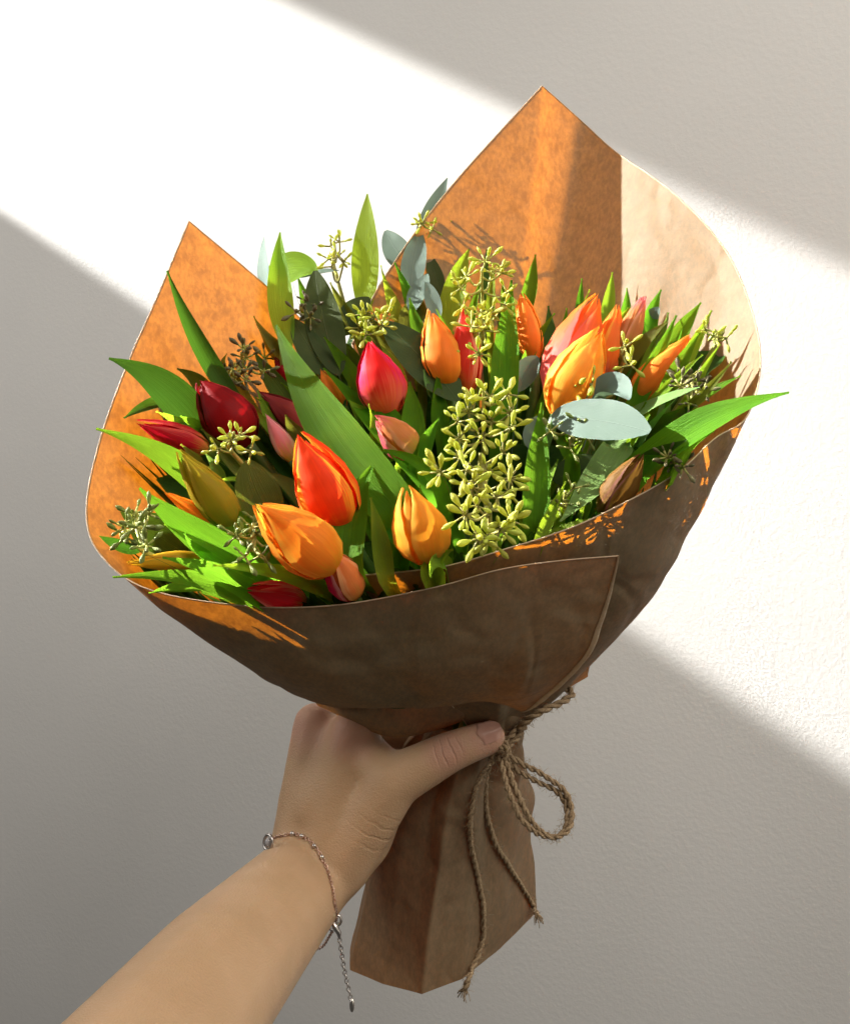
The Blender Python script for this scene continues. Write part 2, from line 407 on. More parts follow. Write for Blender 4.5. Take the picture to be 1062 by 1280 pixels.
def leaf_mesh(base, tip, width, bend=Vector((0, 0, 0)), fold=.35, face=None, twist=0.0, kind='tulip', root=None, nv=22, nu=8, wave=.0):
    F0 = (face or Vector((0, -1, .35))).normalized()
    ctrl = (base + tip) / 2 + bend
    pts = []
    for i in range(nv + 1):
        v = i / nv; pts.append((v, base * (1 - v) ** 2 + ctrl * 2 * v * (1 - v) + tip * v * v))
    if root is not None:
        d0 = pts[0][1]; pre = []
        k = 7; tan = (ctrl - base)
        if tan.length > 1e-6: tan.normalize()
        L = (d0 - root).length
        for i in range(k):
            s = i / k; h = 1 - s
            a = root.lerp(d0, s); b = d0 - tan * min(L, .025) * h
            pre.append((-h, a.lerp(b, s * s * .6)))
        pts = pre + pts
    V = []; UV = []; n = len(pts); ph = rng.random() * 6.28
    for i, (v, c) in enumerate(pts):
        t = (pts[min(i + 1, n - 1)][1] - pts[max(i - 1, 0)][1]).normalized()
        side = t.cross(F0)
        if side.length < .05: side = t.cross(Vector((1, 0, 0)))
        side.normalize()
        if twist: side = Matrix.Rotation(twist * max(0, v), 3, t) @ side
        nn = side.cross(t).normalized()
        if kind == 'tulip':
            w = (1.0 - max(0, v) ** 2.1) ** .82 * (.70 + .30 * math.sin(math.pi * min(1, max(0, v) + .12)))if v >= 0 else max(.22, .70 + .1 * math.sin(.12 * math.pi) + .45 * v)
        elif kind == 'oval':
            w = max(.03, math.sin(math.pi * min(1, max(.0, v)) ** .9)) ** .62 if v > 0 else .03
        else:   # lance
            w = max(.03, math.sin(math.pi * min(1, max(0, v)) ** .8)) ** .85 if v > 0 else .03
        hw = width / 2 * w
        if v > .97 and kind == 'tulip': hw = max(hw, .0007)
        for k in range(nu + 1):
            u = -1 + 2 * k / nu
            off = fold * hw * (abs(u) ** 1.6)
            off += wave * hw * math.sin(v * 9 + ph + (2.2 if u > 0 else 0)) * abs(u) ** 2
            V.append(c + side * u * hw + nn * off); UV.append((k / nu, max(0, v)))
    Fc = [(i * (nu + 1) + k, i * (nu + 1) + k + 1, (i + 1) * (nu + 1) + k + 1, (i + 1) * (nu + 1) + k) for i in range(n - 1) for k in range(nu)]
    return V, Fc, UV

def interp(tab, x):
    for i in range(len(tab) - 1):
        if x <= tab[i + 1][0]:
            f = (x - tab[i][0]) / (tab[i + 1][0] - tab[i][0]); f = f * f * (3 - 2 * f) * .5 + f * .5
            return tab[i][1] + (tab[i + 1][1] - tab[i][1]) * f
    return tab[-1][1]
PROF = [(0, .22), (.08, .58), (.20, .86), (.36, 1.0), (.55, .92), (.74, .67), (.90, .37), (1, .12)]
HALF = [(0, 40), (.2, 64), (.45, 68), (.68, 60), (.85, 44), (.95, 25), (1, 3)]
def petal_mesh(base, axis, e1, e2, L, Rr, th0, inner, opn, r):
    nu, nv = 10, 16; V = []; UV = []
    Lk = L * (r.uniform(.93, 1.02) if not inner else r.uniform(.90, .99)); lean = r.uniform(-.03, .06) + opn * .5
    wsc = r.uniform(.90, 1.03); ph = r.random() * 6.28; tw = r.uniform(-.12, .12)
    for i in range(nv + 1):
        v = i / nv
        rad = Rr * (interp(PROF, v) * (.90 if inner else 1.06) + max(0, v - .45) * lean * 1.2)
        ha = R(interp(HALF, v)) * wsc * (1.0 if inner else .90)
        for k in range(nu + 1):
            u = -1 + 2 * k / nu
            th = th0 + u * ha + tw * v
            rr = rad * (1 - (.10 if inner else -.045) * u * u * (.3 + v) + .035 * math.exp(-(u / .16) ** 2) * v * (1 - v) * 4)
            rr += Rr * .035 * math.sin(3.2 * u + ph + 5 * v) * v
            vv = v - .06 * u * u * v * (1.1 - v) * 2 + .012 * math.sin(7 * u + ph) * (v > .5)
            V.append(base + axis * (vv * Lk) + (e1 * math.cos(th) + e2 * math.sin(th)) * rr)
            UV.append((k / nu, v))
    Fc = [(i * (nu + 1) + k, i * (nu + 1) + k + 1, (i + 1) * (nu + 1) + k + 1, (i + 1) * (nu + 1) + k) for i in range(nv) for k in range(nu)]
    return V, Fc, UV

TULIPS = []
PM = {}
def pmat(key, *a, **k):
    PM[key] = petal_material(key + '_petal', *a, **k)
S = srgb
pmat('deep_red', S(150, 8, 14), S(120, 6, 16), S(90, 20, 14))
pmat('crimson', S(190, 20, 40), S(225, 90, 80), S(190, 150, 60))
pmat('dusky_rose', S(165, 60, 62), S(140, 45, 50), S(130, 90, 40))
pmat('pink_white', S(230, 140, 150), S(245, 205, 190), S(190, 190, 70), base_len=.5)
pmat('red_orange', S(240, 78, 28), S(250, 180, 50), S(230, 120, 25), edge_from=.62)
pmat('orange_yellow', S(240, 148, 42), S(250, 196, 70), S(215, 160, 35))
pmat('amber', S(238, 162, 45), S(246, 190, 70), S(200, 150, 40), base_len=.4)
pmat('salmon', S(232, 135, 70), S(248, 190, 130), S(215, 165, 70), top=S(245, 150, 120), base_len=.4)
pmat('ruby', S(235, 35, 50), S(250, 150, 135), S(200, 160, 70), edge_from=.4)
pmat('olive_yellow', S(170, 150, 30), S(190, 160, 45), S(110, 130, 35), base_len=.6)
pmat('yellow', S(205, 160, 30), S(190, 160, 45), S(150, 140, 40))
pmat('magenta_red', S(228, 28, 24), S(228, 50, 120), S(225, 130, 90), base_len=.55, top=S(235, 30, 55))
pmat('pink_tan', S(210, 135, 75), S(228, 165, 120), S(165, 160, 60), base_len=.45, top=S(235, 110, 130))
pmat('orange', S(243, 138, 45), S(250, 178, 70), S(225, 140, 40))
pmat('coral_red', S(228, 60, 45), S(245, 165, 130), S(225, 120, 60))
pmat('flame', S(245, 130, 45), S(250, 195, 70), S(240, 150, 120), edge_from=.55)
pmat('pink_flame', S(240, 110, 45), S(240, 120, 110), S(235, 120, 130), base_len=.7, top=S(250, 150, 30))
pmat('hot_pink', S(230, 40, 100), S(250, 200, 200), S(235, 150, 120), edge_from=.55)
pmat('rose_edge', S(225, 95, 110), S(250, 205, 190), S(235, 130, 120), edge_from=.4)
pmat('sun_yellow', S(248, 165, 50), S(253, 215, 90), S(245, 170, 60), edge_from=.35)
pmat('brown_purple', S(125, 90, 35), S(135, 85, 80), S(110, 110, 40), edge_from=.7)

def tulip(key, base, tip, wpx, label, opn=0.0, dzb=0.0, dzt=0.0, rot=None, alt=None):
    r = random.Random(int(base[0] * 7 + base[1]))
    db = D0(*base) + .006 + dzb; dt = D0(*tip) - .004 + dzt
    B_ = P(base[0], base[1], db); rad_ = (B_ - N0).normalized()      # stems fan out from the tie, so blooms lean the same way
    dt = .3 * dt + .7 * (db + rad_.y * math.hypot(tip[0] - base[0], tip[1] - base[1]) / F * db)
    T_ = P(tip[0], tip[1], dt)
    ax = T_ - B_; L = ax.length; ax.normalize()
    Rr = wpx * .90 / 2 / F * (db + dt) / 2
    L = max(L, Rr * 1.9)
    sp = STEM_END + Vector((r.uniform(-.02, .02), r.uniform(-.02, .02), r.uniform(-.0, .03)))
    t = thing('tulip', sp, label, 'tulip', 'tulips in the bouquet')
    e1 = ax.cross(Vector((0, 1, 0))).normalized(); e2 = ax.cross(e1).normalized()
    # e2 is turned so that one outer petal looks at the camera
    if e2.y > 0: e2 = -e2
    th_c = math.pi / 2; rot = R(rot if rot is not None else r.uniform(-25, 25))
    for k in range(3):
        V, Fc, UV = petal_mesh(B_, ax, e1, e2, L, Rr, th_c + rot + k * 2 * math.pi / 3 + math.pi / 3, True, opn, r)
        obj('petal', V, Fc, PM[key], t, UV)
    for k in range(3):
        V, Fc, UV = petal_mesh(B_, ax, e1, e2, L, Rr, th_c + rot + k * 2 * math.pi / 3, False, opn, r)
        obj('petal', V, Fc, PM[alt[1] if alt and alt[0] == k else key], t, UV)
    nk = neck(r.uniform(0, 360), r.uniform(.004, .015))
    dn = (B_ - nk).normalized(); c1 = B_ - (ax * .35 + dn * .65) * .03
    path = catmull([sp, nk, nk.lerp(c1, .5), c1, B_ + ax * .002], 30)
    V, Fc = tube(path, .0032, 8); obj('stem', V, Fc, M_stem, t)
    TULIPS.append((t, base, c1, nk))
    return t

# colour key, bloom base px, bloom tip px, width px, label
tulip('deep_red', (312, 556), (250, 477), 72, 'dark red closed tulip beside the left paper corner', rot=10)
tulip('crimson', (262, 562), (172, 528), 38, 'slim crimson tulip streaked with pale lines lying against left paper', dzb=.004)
tulip('dusky_rose', (392, 548), (322, 490), 44, 'dusky rose tulip in shade behind the broad green leaf', dzb=.012, dzt=.012)
tulip('pink_white', (368, 578), (332, 518), 27, 'small pale pink and green bud touching the red orange tulip', dzt=-.006)
tulip('red_orange', (432, 662), (374, 544), 84, 'large red orange tulip with yellow petal edges above the amber one', rot=-8, dzb=-.004, dzt=-.008)
tulip('orange_yellow', (420, 712), (320, 629), 82, 'big orange yellow tulip with a dark slit between its petals', rot=14, dzb=-.010, dzt=-.012)
tulip('amber', (538, 704), (508, 606), 76, 'rounded amber yellow tulip next to the hanging bud clusters', rot=30, dzb=-.006)
tulip('salmon', (444, 748), (411, 687), 50, 'salmon bud with pink edge peeking over the torn paper edge', rot=38, alt=(2, 'hot_pink'), dzt=-.003, dzb=.001)
tulip('ruby', (382, 752), (302, 738), 42, 'small ruby red open tulip lying on the front paper rim', opn=.25, dzb=.012, dzt=.006)
tulip('yellow', (262, 700), (158, 704), 27, 'narrow dull yellow bud lying at the left fold of paper', dzt=.012, dzb=.015)
tulip('olive_yellow', (296, 662), (222, 562), 52, 'olive yellow unopened bud between green leaves on left side', dzb=.006)
tulip('orange_yellow', (300, 676), (205, 614), 30, 'orange bud hidden in shade under a bright green leaf', dzb=.016, dzt=.014)
tulip('magenta_red', (488, 520), (460, 426), 66, 'bright red and magenta tulip under yellow bud cluster', rot=-5)
tulip('pink_tan', (522, 572), (468, 521), 48, 'tan pink bud tucked under a curved green strap leaf', rot=38, alt=(2, 'rose_edge'))
tulip('orange', (562, 486), (538, 386), 54, 'plain orange tulip standing upright before the tall paper corner', rot=4)
tulip('coral_red', (584, 492), (580, 386), 44, 'coral red tulip half covered by yellow green bud clusters', rot=-15, dzb=.004, dzt=.004)
tulip('orange', (668, 452), (652, 368), 36, 'shaded orange tulip behind the upright green leaf', dzb=.008, dzt=.008)
tulip('pink_flame', (692, 500), (748, 368), 74, 'orange tulip with pink outer petal behind the yellow one', rot=38, dzt=.004, alt=(1, 'rose_edge'))
tulip('sun_yellow', (694, 520), (752, 408), 72, 'large sunlit yellow orange tulip above the silver leaf', rot=12, dzb=-.012, dzt=-.012)
tulip('flame', (752, 476), (772, 380), 44, 'vivid orange tulip pressed against the yellow orange one', rot=20, dzb=.002, dzt=.002)
tulip('pink_tan', (772, 452), (806, 368), 33, 'slender pink tipped bud with tan side near pale paper', rot=40)
tulip('orange', (786, 508), (866, 418), 46, 'orange tulip crossed by narrow green blades near right paper edge', dzt=.004)
tulip('brown_purple', (752, 646), (802, 568), 46, 'brownish olive bud with purple edges at right front rim', rot=35)
tulip('deep_red', (376, 500), (343, 446), 26, 'small dark crimson tulip mostly hidden behind broad leaf', dzb=.02, dzt=.02)
tulip('orange', (430, 512), (402, 462), 26, 'orange petal tip just showing beside broad green leaf', dzb=.012, dzt=.012)

def hidden_root(t):
    return t[2].lerp(t[3], .55)
def leaf(mat, base, tip, wpx, bend=(0, 0), dz=(0, 0), fold=.35, face=None, twist=0.0, kind='tulip', db=0.0, wave=.08):
    """a tulip leaf: base, tip and bend measured in photograph pixels; belongs to the tulip whose bloom is nearest"""
    t = min(TULIPS, key=lambda q: (q[1][0] - base[0]) ** 2 + (q[1][1] - base[1]) ** 2)
    d1 = D0(*base) + .012 + dz[0]; d2 = D0(*tip) - .004 + dz[1]
    b = P(base[0], base[1], d1); e = P(tip[0], tip[1], d2)
    dm = (d1 + d2) / 2
    bv = Vector((bend[0] / F * dm, db, -bend[1] / F * dm))
    root = b.lerp(hidden_root(t), .8)
    V, Fc, UV = leaf_mesh(b, e, wpx / F * dm, bv, fold, Vector(face) if face else None, twist, kind, root, wave=wave)
    return obj('leaf', V, Fc, G[mat], t[0], UV)

# left side
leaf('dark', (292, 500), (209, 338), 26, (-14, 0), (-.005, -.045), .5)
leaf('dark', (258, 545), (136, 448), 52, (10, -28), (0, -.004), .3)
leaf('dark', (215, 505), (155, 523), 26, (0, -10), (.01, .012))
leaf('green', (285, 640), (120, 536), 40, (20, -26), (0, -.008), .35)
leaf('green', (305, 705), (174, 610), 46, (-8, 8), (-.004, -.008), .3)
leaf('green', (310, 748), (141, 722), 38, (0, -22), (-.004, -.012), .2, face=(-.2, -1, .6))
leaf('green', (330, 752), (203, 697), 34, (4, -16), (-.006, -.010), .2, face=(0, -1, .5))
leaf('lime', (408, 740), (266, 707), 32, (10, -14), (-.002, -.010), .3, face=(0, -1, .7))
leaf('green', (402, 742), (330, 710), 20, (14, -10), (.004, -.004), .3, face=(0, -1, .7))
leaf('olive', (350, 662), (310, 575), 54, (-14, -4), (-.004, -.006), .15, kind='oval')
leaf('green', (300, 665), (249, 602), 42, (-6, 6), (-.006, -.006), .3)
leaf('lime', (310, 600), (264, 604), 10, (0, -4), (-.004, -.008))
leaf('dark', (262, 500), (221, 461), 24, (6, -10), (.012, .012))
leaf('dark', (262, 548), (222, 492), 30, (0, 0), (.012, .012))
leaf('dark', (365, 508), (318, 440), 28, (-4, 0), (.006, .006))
leaf('lime', (360, 565), (300, 502), 15, (8, -4), (-.004, -.008), .4)
leaf('lime', (352, 555), (322, 488), 14, (-6, -6), (-.003, -.006), .4)
leaf('olive', (388, 566), (357, 518), 26, (-8, -2), (-.004, -.008), .25)
leaf('olive', (390, 640), (330, 590), 26, (10, -10), (.006, .004))
# centre
leaf('green', (492, 632), (345, 406), 70, (-22, 14), (-.026, -.040), .25, face=(-.25, -1, .25))
leaf('green', (545, 618), (404, 460), 44, (8, 4), (-.004, .0), .4, face=(.4, -1, .5))
leaf('green', (556, 640), (456, 562), 20, (42, -36), (-.012, -.014), .5)
leaf('green', (505, 548), (451, 463), 34, (-10, 6), (-.006, -.008), .3)
leaf('lime', (470, 530), (436, 500), 20, (-4, 0), (-.002, -.004))
leaf('lime', (508, 500), (476, 432), 17, (6, -6), (-.014, -.012), .4, kind='lance')
leaf('green', (516, 562), (512, 477), 33, (3, 0), (-.006, -.008), .4)
leaf('green', (520, 590), (549, 522), 24, (-4, -4), (-.008, -.010), .35)
leaf('green', (436, 715), (468, 578), 52, (-22, -8), (-.014, -.020), .35, face=(-.3, -1, .2))
leaf('lime', (482, 722), (463, 622), 26, (4, 0), (-.016, -.022), .45)
leaf('green', (628, 512), (639, 350), 37, (-2, 0), (-.006, -.012), .35)
leaf('lime', (456, 400), (459, 242), 34, (-2, 0), (.012, .020), .12, kind='lance')
leaf('lime', (362, 440), (350, 290), 32, (-12, 8), (-.012, -.02), .15, kind='lance')
leaf('lime', (330, 352), (396, 340), 44, (4, -22), (.0, .0), .12, kind='oval')
leaf('green', (398, 425), (372, 345), 22, (0, 0), (.006, .004), .2)
leaf('lime', (556, 425), (586, 311), 29, (-8, -6), (-.002, -.006), .25, kind='lance')
leaf('green', (526, 418), (493, 328), 19, (4, 0), (.002, .0), .5)
leaf('green', (576, 440), (600, 350), 16, (0, 0), (.004, .004))
leaf('green', (565, 330), (573, 276), 13, (0, 0), (.02, .022), .4)
# right side
leaf('green', (656, 388), (669, 318), 20, (2, 0), (.006, .004), .5)
leaf('dark', (604, 380), (608, 312), 14, (0, 0), (.012, .012))
leaf('lime', (756, 400), (765, 340), 17, (2, 0), (.004, .004), .45)
leaf('lime', (700, 470), (737, 362), 14, (-6, 2), (-.016, -.014), .5)
leaf('green', (722, 405), (727, 348), 12, (0, 0), (.006, .004))
leaf('dark', (690, 455), (685, 382), 21, (0, 0), (.004, .004))
leaf('dark', (706, 450), (722, 380), 20, (0, 0), (.012, .012))
leaf('green', (778, 402), (783, 360), 13, (4, 0), (.004, .004))
leaf('green', (808, 425), (826, 362), 22, (-6, -2), (.004, .004), .4)
leaf('olive', (775, 462), (834, 402), 24, (-2, -6), (-.004, -.006), .3)
leaf('green', (788, 515), (845, 394), 25, (2, 0), (-.012, -.016), .4)
leaf('green', (836, 440), (876, 378), 25, (-2, -2), (.004, .002), .35)
leaf('lime', (846, 470), (889, 388), 19, (2, 0), (-.006, -.008), .5)
leaf('green', (828, 500), (874, 416), 24, (-4, -2), (-.008, -.010), .4)
leaf('lime', (812, 505), (878, 443), 13, (0, -2), (-.016, -.016), .4)
leaf('olive', (850, 520), (914, 452), 14, (4, 2), (-.010, -.012), .4)
leaf('pale', (778, 528), (874, 484), 36, (4, -8), (-.014, -.018), .2, face=(-.2, -1, .9))
leaf('green', (796, 590), (986, 491), 54, (-2, -30), (-.004, -.030), .3, face=(-.1, -1, .55))
leaf('dark', (790, 560), (870, 505), 36, (0, 0), (.004, .002))
leaf('dark', (790, 596), (858, 550), 30, (0, -6), (.004, -.006))
leaf('green', (668, 655), (677, 503), 36, (-2, 0), (-.008, -.016), .4)
leaf('lime', (672, 682), (707, 602), 17, (-2, 0), (-.012, -.016), .4)
leaf('pale', (775, 556), (700, 652), 48, (6, 6), (-.012, -.008), .22, face=(-.3, -1, .7))
leaf('green', (745, 610), (690, 540), 34, (0, 0), (.012, .010))
leaf('green', (608, 700), (634, 664), 24, (-4, -4), (-.006, -.010), .5)
leaf('lime', (672, 676), (756, 646), 14, (0, -6), (-.006, -.002), .3, face=(0, -1, 1.2))
leaf('lime', (540, 722), (566, 686), 34, (-22, -8), (-.012, -.010), .9, twist=1.0)
leaf('lime', (556, 704), (538, 722), 22, (-14, -18), (-.014, -.020), .7, face=(.6, -1, .2))
leaf('lime', (795, 540), (812, 518), 15, (0, 0), (-.016, -.018), .4)
for m_, b_, t_, w_ in (('lime', (800, 470), (818, 408), 14), ('green', (822, 478), (852, 412), 15), ('lime', (858, 500), (900, 430), 12), ('green', (868, 505), (925, 470), 14),
        ('olive', (745, 440), (748, 392), 14), ('green', (716, 560), (700, 505), 18), ('lime', (740, 520), (722, 470), 13), ('green', (700, 440), (708, 385), 15),
        ('green', (640, 420), (628, 352), 16), ('lime', (612, 400), (618, 335), 13), ('green', (534, 440), (512, 372), 20), ('lime', (470, 440), (446, 385), 18),
        ('green', (560, 560), (578, 505), 18), ('green', (578, 690), (560, 640), 18), ('lime', (590, 700), (600, 655), 14), ('green', (650, 690), (640, 630), 18),
        ('green', (390, 520), (372, 455), 22), ('dark', (420, 520), (432, 440), 26), ('green', (240, 600), (200, 575), 20), ('green', (250, 735), (186, 742), 18),
        ('lime', (400, 742), (350, 700), 18), ('green', (258, 680), (205, 655), 18), ('green', (500, 720), (498, 660), 22), ('green', (455, 640), (470, 600), 20),
        ('lime', (730, 640), (742, 590), 16), ('green', (700, 668), (722, 618), 18), ('green', (835, 545), (905, 512), 24), ('lime', (770, 600), (790, 548), 16)):
    leaf(m_, b_, t_, w_, (rng.uniform(-8, 8), rng.uniform(-6, 4)), (.004, rng.uniform(-.004, .006)), rng.uniform(.3, .6), twist=rng.uniform(-.6, .6))
for i in range(70):
    r = random.Random(4000 + i)
    bx_, by_ = r.uniform(235, 850), r.uniform(410, 715)
    if bx_ < 260 and by_ < 520 or bx_ > 740 and by_ > 600 or bx_ < 230 and by_ > 690 or 560 < bx_ < 650 and 480 < by_ < 690: continue
    dx, dy = bx_ - 600, by_ - 905; l_ = math.hypot(dx, dy); a_ = r.uniform(-.45, .45); ln = r.uniform(48, 92)
    if bx_ < 300: ln *= .6
    ux, uy = dx / l_, dy / l_; ux, uy = ux * math.cos(a_) - uy * math.sin(a_), ux * math.sin(a_) + uy * math.cos(a_)
    leaf(r.choice(('lime', 'green', 'green', 'olive', 'pale')), (bx_, by_), (bx_ + ux * ln, by_ + uy * ln), r.uniform(12, 24), (r.uniform(-12, 12), r.uniform(-8, 8)),
         (.004, r.uniform(-.010, .004)), r.uniform(.35, .9), twist=r.uniform(-1.1, 1.1), wave=r.uniform(.05, .3))
# dark filler leaves added deep in the bunch to block sun and darken gaps
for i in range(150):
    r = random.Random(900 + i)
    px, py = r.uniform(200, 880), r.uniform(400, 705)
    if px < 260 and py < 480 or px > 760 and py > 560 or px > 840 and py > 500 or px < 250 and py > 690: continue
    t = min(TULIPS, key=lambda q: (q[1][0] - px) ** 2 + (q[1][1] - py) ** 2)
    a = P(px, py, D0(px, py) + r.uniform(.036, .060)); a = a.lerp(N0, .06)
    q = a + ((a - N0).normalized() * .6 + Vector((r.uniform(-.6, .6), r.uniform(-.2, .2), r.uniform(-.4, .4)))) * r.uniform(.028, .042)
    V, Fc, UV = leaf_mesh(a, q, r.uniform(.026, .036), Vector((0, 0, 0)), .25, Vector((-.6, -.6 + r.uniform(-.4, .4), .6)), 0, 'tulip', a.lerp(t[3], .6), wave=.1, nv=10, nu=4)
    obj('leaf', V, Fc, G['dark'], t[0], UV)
# unseen leaves added inside the front paper to stop sun glowing through it
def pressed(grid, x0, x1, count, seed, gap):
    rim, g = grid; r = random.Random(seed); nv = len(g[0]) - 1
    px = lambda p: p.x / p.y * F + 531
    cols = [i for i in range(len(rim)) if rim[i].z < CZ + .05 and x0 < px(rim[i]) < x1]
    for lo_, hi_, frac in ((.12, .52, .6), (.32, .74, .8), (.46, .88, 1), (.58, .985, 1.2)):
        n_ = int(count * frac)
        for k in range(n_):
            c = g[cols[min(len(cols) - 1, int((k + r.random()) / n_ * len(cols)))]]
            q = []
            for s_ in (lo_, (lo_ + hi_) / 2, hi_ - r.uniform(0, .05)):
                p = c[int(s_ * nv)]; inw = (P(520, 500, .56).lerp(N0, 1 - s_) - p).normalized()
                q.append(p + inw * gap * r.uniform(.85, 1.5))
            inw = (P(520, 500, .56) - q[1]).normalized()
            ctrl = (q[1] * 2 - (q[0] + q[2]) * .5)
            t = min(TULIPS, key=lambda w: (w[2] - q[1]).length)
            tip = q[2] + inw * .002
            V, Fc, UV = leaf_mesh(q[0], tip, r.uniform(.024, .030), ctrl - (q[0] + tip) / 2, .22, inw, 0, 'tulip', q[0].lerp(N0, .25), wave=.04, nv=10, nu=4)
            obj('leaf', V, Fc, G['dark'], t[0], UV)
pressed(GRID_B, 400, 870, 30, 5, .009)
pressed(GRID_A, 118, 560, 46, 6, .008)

# ------------------------------------------------------------------ eucalyptus
def bud_mesh(name, mat):
    prof = [(0, .10), (.18, .18), (.40, .34), (.60, .42), (.74, .41), (.80, .35), (.92, .21), (1, .05)]
    seg = 8; V = []; Fc = []
    for z, r_ in prof:
        for k in range(seg):
            a = 2 * math.pi * k / seg; V.append((r_ * .5 * math.cos(a), r_ * .5 * math.sin(a), z))
    for i in range(len(prof) - 1):
        for k in range(seg):
            k2 = (k + 1) % seg; Fc.append((i * seg + k, i * seg + k2, (i + 1) * seg + k2, (i + 1) * seg + k))
    Fc.append(tuple((len(prof) - 1) * seg + k for k in range(seg)))
    me = bpy.data.meshes.new(name); me.from_pydata(V, [], Fc); me.materials.append(mat)
    me.polygons.foreach_set('use_smooth', [True] * len(me.polygons)); me.update(); return me
BUD = {'yellow': bud_mesh('bud', M_seed), 'green': bud_mesh('shaded_bud', M_seed_shaded), 'dark': bud_mesh('dark_bud', M_seed_dark)}

def sprig(label, regions, kind='yellow', leaves=(), size=.0078, seed=1, nb=(5, 8)):
    """regions: (cx,cy,rx,ry,count,dz) ellipses in photograph pixels filled with umbels of buds"""
    r = random.Random(seed)
    nk = neck(r.uniform(0, 360), .012)
    t = thing('eucalyptus_sprig', STEM_END + Vector((r.uniform(-.02, .02), r.uniform(-.02, .02), .04)), label, 'eucalyptus', 'eucalyptus sprigs in the bouquet')
    parts = []; buds = []; loc = Vector(t.location)
    first = None
    for (cx, cy, rx, ry, cnt, dz) in regions:
        d = D0(cx, cy) + dz
        top = P(cx, cy - ry * .7, d - .004); lowp = P(cx, cy + ry * .8, d + .012)
        path = catmull([loc, nk, lowp.lerp(nk, .4) + Vector((0, .015, 0)), lowp, P(cx, cy, d + .003), top], 40) if first is None else catmull([first, lowp, P(cx, cy, d + .003), top], 24)
        if first is None: first = path[22]
        parts.append(tube(path, [.0019 - .0011 * i / len(path) for i in range(len(path))], 7))
        pts = []; tries = 0
        while len(pts) < cnt and tries < 4000:
            tries += 1
            a, b = r.uniform(-1, 1), r.uniform(-1, 1)
            if a * a + b * b > 1: continue
            q = (cx + a * rx, cy + b * ry)
            if all((q[0] - s[0]) ** 2 + (q[1] - s[1]) ** 2 > (1.15 * rx * ry / cnt) for s in pts): pts.append(q)
        for q in pts:
            h = r.uniform(-.012, .010)
            c = P(q[0], q[1], D0(*q) + dz + h - .004)
            s0 = min(path, key=lambda p: (p - c).length + .6 * max(0, p.z - c.z + .004))
            m = (s0 + c) / 2 + Vector((r.uniform(-.003, .003), .003, -.003))
            parts.append(tube(catmull([s0, m, c], 8), [.0009 - .0003 * i / 8 for i in range(9)], 6))
            ax = ((c - P(cx, cy + ry * .3, d + .02)).normalized() + Vector((0, -.45, .2))).normalized()
            a1 = ax.orthogonal().normalized(); a2 = ax.cross(a1)
            k = r.randint(*nb); ph = r.random() * 6.28
            for i in range(k):
                sp = R(r.uniform(42, 88)) if i < k - 1 else R(r.uniform(0, 20)); an = ph + 6.283 * i / max(1, k - 1) + r.uniform(-.25, .25)
                dr = ax * math.cos(sp) + (a1 * math.cos(an) + a2 * math.sin(an)) * math.sin(sp)
                e = c + dr * r.uniform(.0022, .0058)
                parts.append(tube([c, e], .00055, 5))
                buds.append((e - dr * .0008, dr, size * r.uniform(.62, 1.2)))
    V, Fc = merge(parts); obj('twig', V, Fc, M_twig, t)
    for e, dr, sz in buds:
        o = bpy.data.objects.new('bud', BUD[kind]); COL.objects.link(o); o.parent = t
        o.rotation_mode = 'QUATERNION'; o.rotation_quaternion = dr.to_track_quat('Z', 'Y')
        o.location = e - loc; w = sz * r.uniform(.68, .92); o.scale = (w, w, sz)
    for (mat, base, tip, wpx, bend, dz, fold, face, kd) in leaves:
        d1 = D0(*base) + .006 + dz[0]; d2 = D0(*tip) - .002 + dz[1]; dm = (d1 + d2) / 2
        b = P(base[0], base[1], d1); e = P(tip[0], tip[1], d2)
        root = b.lerp(nk, .22)
        V, Fc, UV = leaf_mesh(b, e, wpx / F * dm, Vector((bend[0] / F * dm, 0, -bend[1] / F * dm)), fold, Vector(face) if face else None, 0, kd, root, wave=.06)
        obj('leaf', V, Fc, G[mat], t, UV)
    return t

sprig('large drooping yellow green bud cluster in the middle of the bouquet',
      [(604, 515, 46, 46, 10, -.016), (600, 592, 52, 36, 8, -.026), (612, 650, 38, 30, 7, -.030)], seed=3, nb=(6, 9), size=.0086)
sprig('upper yellow green bud cluster before the tall paper corner',
      [(602, 362, 34, 36, 10, -.010), (592, 425, 26, 26, 5, -.016)], seed=5, nb=(5, 8), size=.0080)
sprig('small bud spray among silver leaves left of the tall paper corner', [(542, 288, 19, 18, 5, .004)], seed=8, size=.0062,
      leaves=[('silver', (520, 338), (482, 288), 34, (-8, 4), (.010, .012), .12, (-.3, -1, .1), 'oval'),
              ('silver', (524, 318), (559, 222), 26, (-6, 0), (.016, .022), .1, None, 'lance'),
              ('silver', (514, 366), (526, 290), 31, (-6, 0), (.0, .0), .15, None, 'oval'),
              ('silver', (514, 390), (534, 342), 25, (-3, 0), (-.004, -.004), .15, (-.3, -1, .3), 'oval'),
              ('silver', (546, 402), (532, 352), 20, (4, 0), (-.006, -.006), .15, None, 'oval'),
              ('eucalyptus', (552, 372), (536, 318), 20, (0, 0), (.012, .012), .1, None, 'oval'),
              ('olive', (508, 420), (524, 372), 34, (0, 0), (.006, .004), .15, None, 'oval')])
